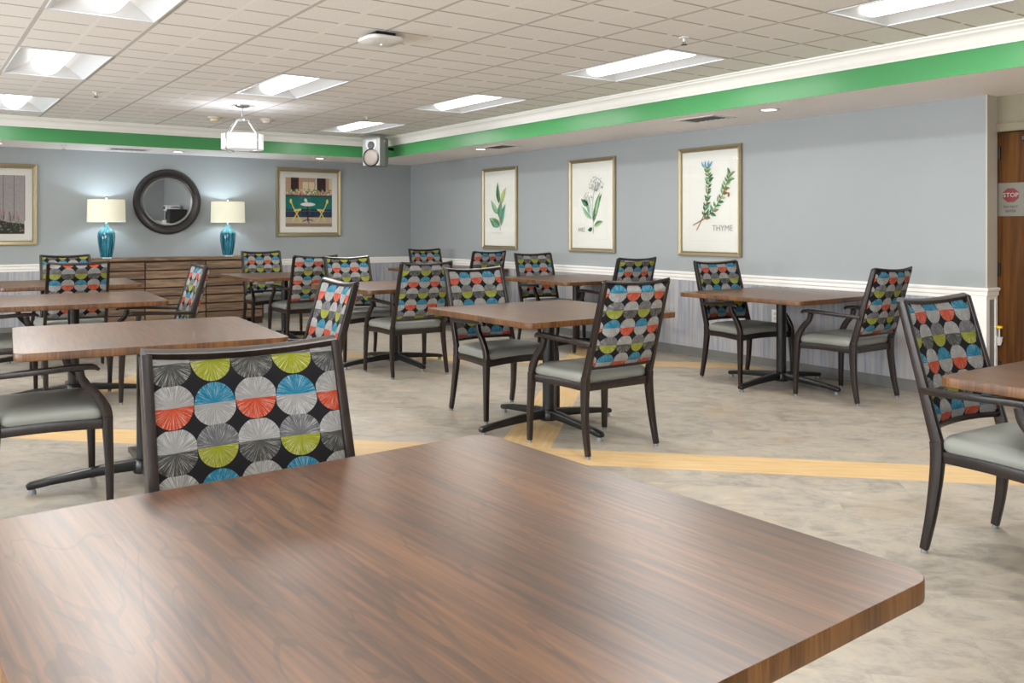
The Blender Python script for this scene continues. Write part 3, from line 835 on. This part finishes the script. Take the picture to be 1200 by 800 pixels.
# ================================================================== SIDEBOARD, LAMPS, MIRROR
SX0, SX1, SY0, SY1, SZ = 1.80, 4.13, 11.87, 12.32, .925
sb = empty('sideboard', 'long rustic brown sideboard with horizontal slatted fronts under the round mirror', 'sideboard', ((SX0+SX1)/2, (SY0+SY1)/2, 0))
hw, hd = (SX1-SX0)/2, (SY1-SY0)/2
link('top_board', bx((-hw-.012, -hd-.012, SZ-.035), (hw+.012, hd, SZ), .004), M_rustic, sb)
link('carcass', bx((-hw, -hd+.03, .07), (hw, hd, SZ-.036)), M_rusticdark, sb)
for sx in (-1, 1):
    for sy in (-1, 1):
        x0 = sx*(hw-.06)-.05; y0 = sy*(hd-.08)-.04
        link('leg', bx((x0, y0, 0), (x0+.1, y0+.08, .09), .004), M_rusticdark, sb)
bw = (2*hw-.05)/3
for k in range(3):
    bm = nb(); xa = -hw+.02+k*(bw+.005); xb = xa+bw-.012
    n = 7; zz0, zz1 = .085, SZ-.05; hh = (zz1-zz0)/n
    for j in range(n):
        z0 = zz0+j*hh
        vs = [bm.verts.new(p) for p in ((xa, -hd+.03, z0+.006), (xb, -hd+.03, z0+.006), (xb, -hd+.03, z0+hh-.004), (xa, -hd+.03, z0+hh-.004),
                                        (xa, -hd-.004, z0+.012), (xb, -hd-.004, z0+.012), (xb, -hd+.014, z0+hh-.006), (xa, -hd+.014, z0+hh-.006))]
        for f in ((0, 1, 5, 4), (1, 2, 6, 5), (2, 3, 7, 6), (3, 0, 4, 7), (4, 5, 6, 7), (0, 3, 2, 1)): bm.faces.new([vs[q] for q in f])
    link('door_front', bm, M_rustic, sb)

def lamp():
    t = empty('table_lamp', '', 'lamp')
    bm = nb(); box(bm, (-.055, -.055, 0), (.055, .055, .018), .003); link('base', bm, M_acrylic, t)
    bm = nb(); lathe(bm, [(0, .018), (.062, .018), (.068, .03), (.085, .12), (.1, .22), (.104, .28), (.098, .325), (.075, .36), (.04, .385), (.026, .41), (.024, .44), (0, .44)], 40)
    for v in bm.verts:
        a = math.atan2(v.co.y, v.co.x); k = 1+.035*math.cos(a*9)*min(1, max(0, (.36-v.co.z)*6))
        v.co.x *= k; v.co.y *= k
    link('vase', bm, M_glaze, t, True)
    bm = nb(); lathe(bm, [(0, .44), (.014, .44), (.014, .50), (.005, .505), (.005, .755), (.012, .76), (.014, .772), (.008, .785), (0, .788)], 14); link('stem', bm, M_chrome, t, True)
    bm = nb()
    lathe(bm, [(.225, .462), (.218, .745), (.214, .745), (.221, .462)], 48)
    link('lamp_shade', bm, M_shade, t, True)
    bm = nb(); lathe(bm, [(0, .505), (.02, .51), (.03, .54), (.022, .575), (.0, .585)], 14); link('bulb', bm, M_bulb, t, True)
    return t
lm = lamp()
for i, (x, lab) in enumerate(((2.145, 'left teal glazed lamp with cream drum shade on the sideboard'), (3.675, 'right teal glazed lamp with cream drum shade on the sideboard'))):
    t = lm if i == 0 else copy_tree(lm)
    t.location = (x, 12.02, SZ); t['label'] = lab; t['category'] = 'lamp'; t['group'] = 'teal lamps on the sideboard'

mr = empty('round_mirror', 'round mirror in a wide black moulded frame above the sideboard', 'mirror', (2.955, WY, 1.664))
bm = nb(); lathe(bm, [(.318, -.012), (.318, -.03), (.325, -.034), (.345, -.03), (.36, -.04), (.395, -.05), (.42, -.048), (.432, -.036), (.438, -.018), (.436, -.001), (.318, -.001)], 72, (0, 0, 0), 'Y'); link('frame', bm, M_mframe, mr, True)
bm = nb(); lathe(bm, [(.300, -.014), (.318, -.020), (.322, -.030), (.316, -.032), (.298, -.018)], 72, (0, 0, 0), 'Y'); link('inner_bead', bm, M_silver, mr, True)
bm = nb(); bm.faces.new([bm.verts.new((.318*math.cos(2*PI*k/72), -.0135, .318*math.sin(2*PI*k/72))) for k in range(72)]); link('glass', bm, M_mirror, mr)
mr.rotation_euler = (R(1.15), 0, 0); mr.location.y = WY-.009

# ================================================================== PICTURES
def frame_parts(t, w, h, fw, rightwall):
    """local: x right on wall, y up, z out"""
    bm = nb()
    prof = [(0, 0), (0, .026), (.006, .034), (.014, .033), (fw-.012, .022), (fw-.004, .026), (fw, .020), (fw, 0)]
    cs = [(-w/2, -h/2), (w/2, -h/2), (w/2, h/2), (-w/2, h/2)]
    sg_ = [(1, 1), (-1, 1), (-1, -1), (1, -1)]
    loops = [[(c[0]+s[0]*u, c[1]+s[1]*u, v) for u, v in prof] for c, s in zip(cs, sg_)]
    rings = [[bm.verts.new(p) for p in lp] for lp in loops]
    n = len(prof)
    for a in range(4):
        A, B = rings[a], rings[(a+1) % 4]
        for i in range(n): bm.faces.new((A[i], A[(i+1) % n], B[(i+1) % n], B[i]))
    link('frame', bm, M_gold, t)
    bm = nb(); bm.faces.new([bm.verts.new(p) for p in ((-w/2+fw-.002, -h/2+fw-.002, .0175), (w/2-fw+.002, -h/2+fw-.002, .0175), (w/2-fw+.002, h/2-fw+.002, .0175), (-w/2+fw-.002, h/2-fw+.002, .0175))])
    link('glass', bm, M_glass, t)
def quad(bm, x0, y0, x1, y1, z, mi=0): bm.faces.new([bm.verts.new(p) for p in ((x0, y0, z), (x1, y0, z), (x1, y1, z), (x0, y1, z))]).material_index = mi
def poly(bm, pts, z, mi=0): bm.faces.new([bm.verts.new((x, y, z)) for x, y in pts]).material_index = mi
def ell(bm, cx, cy, rx, ry, z, mi=0, n=20, rot=0):
    c_, s_ = math.cos(rot), math.sin(rot)
    poly(bm, [(cx+rx*math.cos(2*PI*k/n)*c_-ry*math.sin(2*PI*k/n)*s_, cy+rx*math.cos(2*PI*k/n)*s_+ry*math.sin(2*PI*k/n)*c_) for k in range(n)], z, mi)
def stroke(bm, pts, w, z, mi=0):
    for (xa, ya), (xb, yb) in zip(pts, pts[1:]):
        d = Vector((xb-xa, yb-ya)); L = d.length
        if L < 1e-6: continue
        n = Vector((-d.y, d.x))/L*w/2
        poly(bm, [(xa-n.x, ya-n.y), (xb-n.x, yb-n.y), (xb+n.x, yb+n.y), (xa+n.x, ya+n.y)], z, mi)
def leaf(bm, x, y, ang, L, W, z, mi, mid=None):
    n = 7; up, dn = [], []; c_, s_ = math.cos(ang), math.sin(ang)
    for k in range(n+1):
        u = k/n; w = W/2*math.sin(PI*u**.8)
        bend = .06*L*math.sin(PI*u)
        up.append((x+c_*L*u-s_*(w+bend), y+s_*L*u+c_*(w+bend))); dn.append((x+c_*L*u-s_*(-w+bend), y+s_*L*u+c_*(-w+bend)))
    cen = [((a[0]+b[0])/2, (a[1]+b[1])/2) for a, b in zip(up, dn)]
    for k in range(n):
        poly(bm, [cen[k], cen[k+1], up[k+1], up[k]] if k else [cen[0], cen[1], up[1]], z, mi)
        poly(bm, [dn[k], dn[k+1], cen[k+1], cen[k]] if k else [cen[0], dn[1], cen[1]], z, mid if mid is not None else mi)
def art_mat(name, c, var=.15): return plain(name, c, .85, var=var, scale=60, spec=.1)
G1, G2, G3 = art_mat('leaf_green', srgb(96, 140, 98)), art_mat('leaf_dark', srgb(56, 104, 68)), art_mat('leaf_pale', srgb(160, 190, 140))
GB, BR, BL = art_mat('leaf_bluegreen', srgb(120, 168, 150)), art_mat('stem_brown', srgb(150, 112, 76)), art_mat('petal_blue', srgb(110, 160, 190))
ARTM = [G1, G2, G3, GB, BR, BL, art_mat('seed_grey', srgb(140, 150, 140)), art_mat('leaf_yellow', srgb(188, 196, 110))]
def herb_base(y, lab):
    t = empty('framed_picture', lab, 'picture', (WX-.001, y, 1.578), 0, 'herb prints on the right wall')
    t.rotation_euler = wall_mat_right(0, 0, 0).to_euler()
    frame_parts(t, .83, 1.10, .045, True)
    bm = nb(); quad(bm, -.375, -.51, .375, .51, .008); link('paper', bm, M_paper, t)
    bm = nb()
    for a in ((-.27, -.40, .27, -.398), (-.27, .398, .27, .40), (-.27, -.40, -.268, .40), (.268, -.40, .27, .40)): quad(bm, *a, .0088)
    link('plate_mark', bm, plain('plate_mark', srgb(208, 206, 196), .8), t)
    return t
Z1 = .010
def drawing(t, bm): return link('plant_drawing', bm, ARTM, t)
# leftmost: broad leaves
t = herb_base(9.795, 'leftmost gold framed herb print, a sprig of broad green leaves')
bm = nb(); stroke(bm, [(.02, -.30), (.0, -.22), (-.01, -.08), (.02, .05), (.0, .16)], .008, Z1, 4)
leaf(bm, -.01, .06, R(97), .30, .085, Z1+.0006, 1, 0); leaf(bm, .03, .05, R(62), .26, .085, Z1+.0009, 7, 2)
leaf(bm, -.02, -.08, R(135), .28, .09, Z1+.0006, 3, 2); leaf(bm, .0, -.14, R(80), .24, .11, Z1+.0012, 0, 3)
leaf(bm, -.01, -.22, R(160), .26, .13, Z1+.0008, 0, 2); leaf(bm, .0, -.24, R(150), .20, .12, Z1+.0014, 3, 0)
leaf(bm, .03, -.24, R(70), .32, .09, Z1+.0008, 0, 3)
drawing(t, bm)
bm = nb(); stroke(bm, [(-.2+.02*k, -.335+.006*((k*7) % 3-1)) for k in range(14)], .003, Z1); link('lettering', bm, M_pencil, t)
# middle: umbel
t = herb_base(7.872, 'middle gold framed herb print, an umbel flower with long leaves')
bm = nb(); stroke(bm, [(.03, -.33), (.02, -.2), (.01, 0), (.03, .12), (.06, .22)], .006, Z1, 0); stroke(bm, [(.02, -.18), (-.02, .0), (-.06, .08)], .005, Z1, 0)
random.seed(3)
for cx, cy, rr, n in ((.08, .26, .13, 60), (-.07, .12, .09, 28)):
    for k in range(n):
        a = random.uniform(-.3, PI+.3); r = rr*math.sqrt(random.random()); px, py = cx+r*math.cos(a), cy-.04+r*math.sin(a)*.9
        ell(bm, px, py, random.uniform(.004, .009), random.uniform(.004, .008), Z1+.001+.00001*k, random.choice([6, 6, 0, 4, 5]), 8)
        if k % 3 == 0: stroke(bm, [(cx, cy-.1), (px, py)], .002, Z1+.0002, 6)
leaf(bm, .03, -.2, R(66), .36, .075, Z1+.0006, 1, 0); leaf(bm, .06, -.12, R(72), .28, .06, Z1+.0009, 0, 2)
leaf(bm, .0, -.16, R(140), .24, .06, Z1+.0007, 2, 3); leaf(bm, -.03, -.10, R(110), .2, .05, Z1+.0008, 3, 2); leaf(bm, -.06, .0, R(150), .16, .07, Z1+.0008, 0, 1)
leaf(bm, .04, -.25, R(20), .17, .06, Z1+.0007, 0, 2); leaf(bm, .01, -.27, R(195), .09, .05, Z1+.0007, 1, 1)
drawing(t, bm)
link('lettering', text_bm('ANIZ', .07, Matrix.Translation((-.19, -.29, Z1+.001)) @ Matrix.Diagonal((.8, 1, 1, 1))), M_pencil, t)
# right: thyme
t = herb_base(6.056, 'rightmost gold framed herb print, two leafy sprigs above the word THYME')
bm = nb()
S1 = [(-.17, -.29), (-.08, -.15), (-.03, 0), (-.01, .12), (.0, .22), (-.02, .32)]; S2 = [(-.22, -.24), (-.08, -.18), (.05, -.10), (.16, .04), (.23, .18), (.27, .26)]
for S in (S1, S2): stroke(bm, S, .011, Z1, 4)
random.seed(5)
def along(S, t_):
    k = min(int(t_*(len(S)-1)), len(S)-2); f = t_*(len(S)-1)-k
    return S[k][0]+(S[k+1][0]-S[k][0])*f, S[k][1]+(S[k+1][1]-S[k][1])*f, math.atan2(S[k+1][1]-S[k][1], S[k+1][0]-S[k][0])
for S, n in ((S1, 14), (S2, 14)):
    for k in range(n):
        x, y, a = along(S, .22+.78*k/(n-1))
        for s in (-1, 1):
            L = random.uniform(.045, .085); leaf(bm, x, y, a+s*random.uniform(.5, 1.15), L, L*.42, Z1+.0006+.00003*k, random.choice([0, 1, 1, 3, 2, 0]), random.choice([1, 0, 2, 0, 4]))
for dx in (-.035, -.012, .012, .035): leaf(bm, -.03+dx, .34, R(90-dx*900), .075, .022, Z1+.001, 5, 5)
for x, y in ((.20, .08), (.22, .12), (.25, .06)): ell(bm, x, y, .014, .024, Z1+.002, 4, 12)
drawing(t, bm)
link('lettering', text_bm('THYME', .082, Matrix.Translation((.17, -.27, Z1+.001))), M_pencil, t)

# cafe photograph on the back wall
cf = empty('framed_picture', 'square gold framed cafe picture with two yellow folding chairs, right of the right lamp', 'picture', (4.96, WY-.001, 1.69))
cf.rotation_euler = wall_mat_back(0, 0, 0).to_euler()
frame_parts(cf, 1.0, 1.0, .055, False)
bm = nb(); quad(bm, -.45, -.45, .45, .45, .006); link('mat_board', bm, M_mat, cf)
CM = [art_mat('photo_teal', srgb(26, 120, 110)), art_mat('photo_navy', srgb(44, 56, 84)), art_mat('photo_stone', srgb(196, 180, 156)), art_mat('photo_brown', srgb(190, 158, 132)),
      art_mat('photo_dark', srgb(62, 44, 44)), art_mat('photo_cream', srgb(222, 208, 178)), art_mat('photo_yellow', srgb(230, 208, 110)), art_mat('photo_white', srgb(232, 230, 224)),
      art_mat('photo_red', srgb(206, 60, 66)), art_mat('photo_green', srgb(128, 164, 84)), art_mat('photo_pink', srgb(222, 150, 150)), art_mat('photo_curb', srgb(150, 132, 112))]
bm = nb(); z = .008; H = .36
quad(bm, -H, -H, H, -.20, z, 2); quad(bm, -H, -H, H, -.31, z+.0004, 11); quad(bm, -H, -.22, H, -.06, z+.0004, 1); quad(bm, -H, -.10, H, .09, z+.0008, 0)
quad(bm, -H, -.135, H, -.125, z+.001, 0); quad(bm, -H, .085, H, .105, z+.0012, 1); quad(bm, -H, .105, H, H, z+.0004, 3)
quad(bm, -.28, .16, -.16, H, z+.0008, 4); quad(bm, .12, .16, .26, H, z+.0008, 4); quad(bm, -.10, .16, .08, .30, z+.0008, 5); quad(bm, .10, .13, .118, H, z+.001, 7); quad(bm, .31, .13, .36, H, z+.0008, 5); quad(bm, -.015, .16, -.003, .30, z+.001, 3)
random.seed(11)
for k in range(110):
    x = random.uniform(-.345, .345); y = random.uniform(.115, .19); ell(bm, x, y, random.uniform(.008, .016), random.uniform(.008, .016), z+.0014+.00001*k, random.choice([8, 9, 7, 9, 10, 9, 5, 7, 8] if y < .155 else [9, 9, 5, 10, 9]), 10)
ell(bm, -.02, -.03, .115, .027, z+.004, 7); quad(bm, -.03, -.28, -.01, -.04, z+.0035, 4); stroke(bm, [(-.10, -.28), (-.02, -.25), (.06, -.27)], .012, z+.0035, 4); stroke(bm, [(-.02, -.25), (0, -.31)], .012, z+.0035, 4)
ell(bm, -.055, .03, .022, .03, z+.0042, 7, 12, .4); ell(bm, -.035, .005, .01, .02, z+.0043, 5, 10)
for s in (-1, 1):
    ox = -.19 if s == -1 else .19
    fx = lambda v: ox+s*v
    stroke(bm, [(fx(.09), .02), (fx(.06), -.07), (fx(.02), -.14), (fx(-.07), -.29)], .016, z+.0045, 6)
    stroke(bm, [(fx(-.03), -.12), (fx(.07), -.28)], .016, z+.0047, 6)
    poly(bm, [(fx(.05), -.135), (fx(-.06), -.125), (fx(-.07), -.095), (fx(.04), -.105)], z+.0049, 6)
    ell(bm, fx(.092), .015, .018, .034, z+.005, 6, 14)
link('photograph', bm, CM, cf)
# fence picture at the left edge
fp = empty('framed_picture', 'gold framed fence picture cut off by the left edge, left of the left lamp', 'picture', (.905, WY-.001, 1.60))
fp.rotation_euler = wall_mat_back(0, 0, 0).to_euler()
frame_parts(fp, 1.0, 1.0, .055, False)
bm = nb(); quad(bm, -.45, -.45, .45, .45, .006); link('mat_board', bm, M_mat, fp)
FM = [art_mat('fence_grey', srgb(172, 166, 164), .25), art_mat('fence_gap', srgb(120, 112, 108)), art_mat('soil_dark', srgb(74, 66, 60), .4), art_mat('grass_green', srgb(70, 130, 60)), art_mat('stalk_red', srgb(190, 120, 112)), art_mat('leaf_grey', srgb(140, 142, 136))]
bm = nb(); z = .008; quad(bm, -H, -H, H, H, z, 0)
for k in range(7): x = -.33+.115*k; quad(bm, x, -.2, x+.007, H, z+.0004, 1)
random.seed(2)
poly(bm, [(-H, -H), (H, -H), (H, -.24), (.2, -.22), (0, -.17), (-.2, -.2), (-H, -.16)], z+.0008, 2); poly(bm, [(-H, -H), (.12, -H), (.0, -.32), (-H, -.29)], z+.0012, 3)
for k in range(130):
    x = random.uniform(-.345, .345); y = random.uniform(-.34, -.18); ell(bm, x, y, random.uniform(.005, .014), random.uniform(.004, .01), z+.0016+.00001*k, random.choice([5, 5, 2, 3, 1]), 8)
for k in range(34):
    x = random.uniform(-.33, .33); stroke(bm, [(x, -.2), (x+random.uniform(-.02, .02), random.uniform(-.16, -.02))], .007, z+.0014, random.choice([4, 0, 5, 4, 1]))
for k in range(14): ell(bm, random.uniform(-.1, .02), random.uniform(.06, .12), .018, .012, z+.003+.00001*k, 3, 8)
link('photograph', bm, FM, fp)

# wall outlet
ol = empty('wall_outlet', 'white electrical outlet on the panelling under the nearest wall table', 'outlet', (WX-.008, 5.25, .495))
link('plate', bx((-.007, -.038, -.06), (0, .038, .06), .003), M_white, ol)
bm = nb()
for z in (-.022, .022): box(bm, (-.010, -.016, z-.014), (-.005, .016, z+.014), .003)
link('socket', bm, M_lgrey, ol)

# ---------------- behind the camera: what the round mirror looks back at
ct = empty('service_counter', 'white topped grey counter along the wall behind the camera, seen in the round mirror', 'counter', (6.47, -2.4, 0))
link('worktop', bx((-.34, -1.5, .86), (.33, 1.3, .90), .006), M_white, ct); link('cabinet', bx((-.31, -1.48, 0), (.33, 1.28, .86)), M_base, ct)
cm = empty('coffee_machine', 'white and black coffee machine on the counter seen in the round mirror', 'coffee machine', (6.5, -2.0, .90), R(-90))
bm = nb(); box(bm, (-.16, -.22, 0), (.16, .2, .06), .01); box(bm, (-.16, .02, .06), (.16, .2, .5), .02); box(bm, (-.16, -.2, .34), (.16, .05, .5), .03); link('body', bm, M_ceramic_white, cm)
bm = nb(); box(bm, (-.12, -.205, .38), (.12, -.2, .47), .002); box(bm, (-.11, -.1, .06), (.11, .02, .26), .02); box(bm, (.158, -.12, .1), (.165, .12, .3), .002); link('front_panel', bm, M_black, cm)
br = empty('coffee_brewer', 'black coffee brewer right of the white machine seen in the round mirror', 'coffee brewer', (6.5, -1.42, .90), R(-90))
link('body', bx((-.2, -.24, 0), (.16, .24, .40), .02), M_black, br); bm = nb(); lathe(bm, [(0, .44), (.15, .44), (.16, .46), (0, .48)], 24); link('lid', bm, M_dgrey, br, True)

# ================================================================== LIGHT
DAY = 200; TUBE = 20
def area(name, loc, rot, sx, sy, power, col):
    l = bpy.data.lights.new(name, 'AREA'); l.shape = 'RECTANGLE'; l.size = sx; l.size_y = sy; l.energy = power; l.color = col
    o = bpy.data.objects.new(name, l); o.location = loc; o.rotation_euler = rot; COL.objects.link(o); return o
for x0, y0, x1, y1 in opens:
    area('tube_light', ((x0+x1)/2, (y0+y1)/2, CEI-.016), (0, 0, 0), .15, 1.0, TUBE, (1, .98, .95))
for o0, o1 in WIN_L: area('daylight', (LX-.32, (o0+o1)/2, 1.3), (0, R(-97), 0), 1.75, o1-o0, DAY, (.93, .965, 1))  # area lamps outside the added windows, tilted up to brighten the ceiling
for o0, o1 in WIN_F: area('daylight', ((o0+o1)/2, BY-.32, 1.3), (R(97), 0, 0), o1-o0, 1.75, DAY, (.93, .965, 1))
l = bpy.data.lights.new('pendant_bulb', 'POINT'); l.energy = 6; l.color = (.85, .92, 1); l.shadow_soft_size = .04
o = bpy.data.objects.new('pendant_bulb', l); o.location = (2.9, 9.0, CEI-.36); COL.objects.link(o)
for x in (2.145, 3.675):
    l = bpy.data.lights.new('lamp_light', 'POINT'); l.energy = 9; l.color = (.70, .84, 1); l.shadow_soft_size = .03
    o = bpy.data.objects.new('lamp_light', l); o.location = (x, 12.02, SZ+.635); COL.objects.link(o)

w = bpy.data.worlds.new('sky'); bpy.context.scene.world = w; w.use_nodes = True
w.node_tree.nodes['Background'].inputs[0].default_value = (.75, .86, 1, 1); w.node_tree.nodes['Background'].inputs[1].default_value = 1.2

# ================================================================== CAMERA
cd = bpy.data.cameras.new('camera'); cam = bpy.data.objects.new('camera', cd); COL.objects.link(cam)
cam.location = (0, 0, CAM_Z); cam.rotation_euler = (R(90), 0, -HEAD)
cd.sensor_width = 36; cd.lens = 1026.1/1200*36; cd.shift_y = -(400-267.2)/1200; cd.clip_start = .02
sc = bpy.context.scene; sc.camera = cam
sc.view_settings.view_transform = 'Standard'; sc.view_settings.look = 'None'; sc.view_settings.exposure = 0.36; sc.view_settings.gamma = 1.0
sc.cycles.max_bounces = 8; sc.cycles.diffuse_bounces = 5; sc.cycles.glossy_bounces = 4; sc.cycles.transparent_max_bounces = 8
sc.cycles.use_denoising = True
try: sc.cycles.sample_clamp_indirect = 6
except Exception: pass
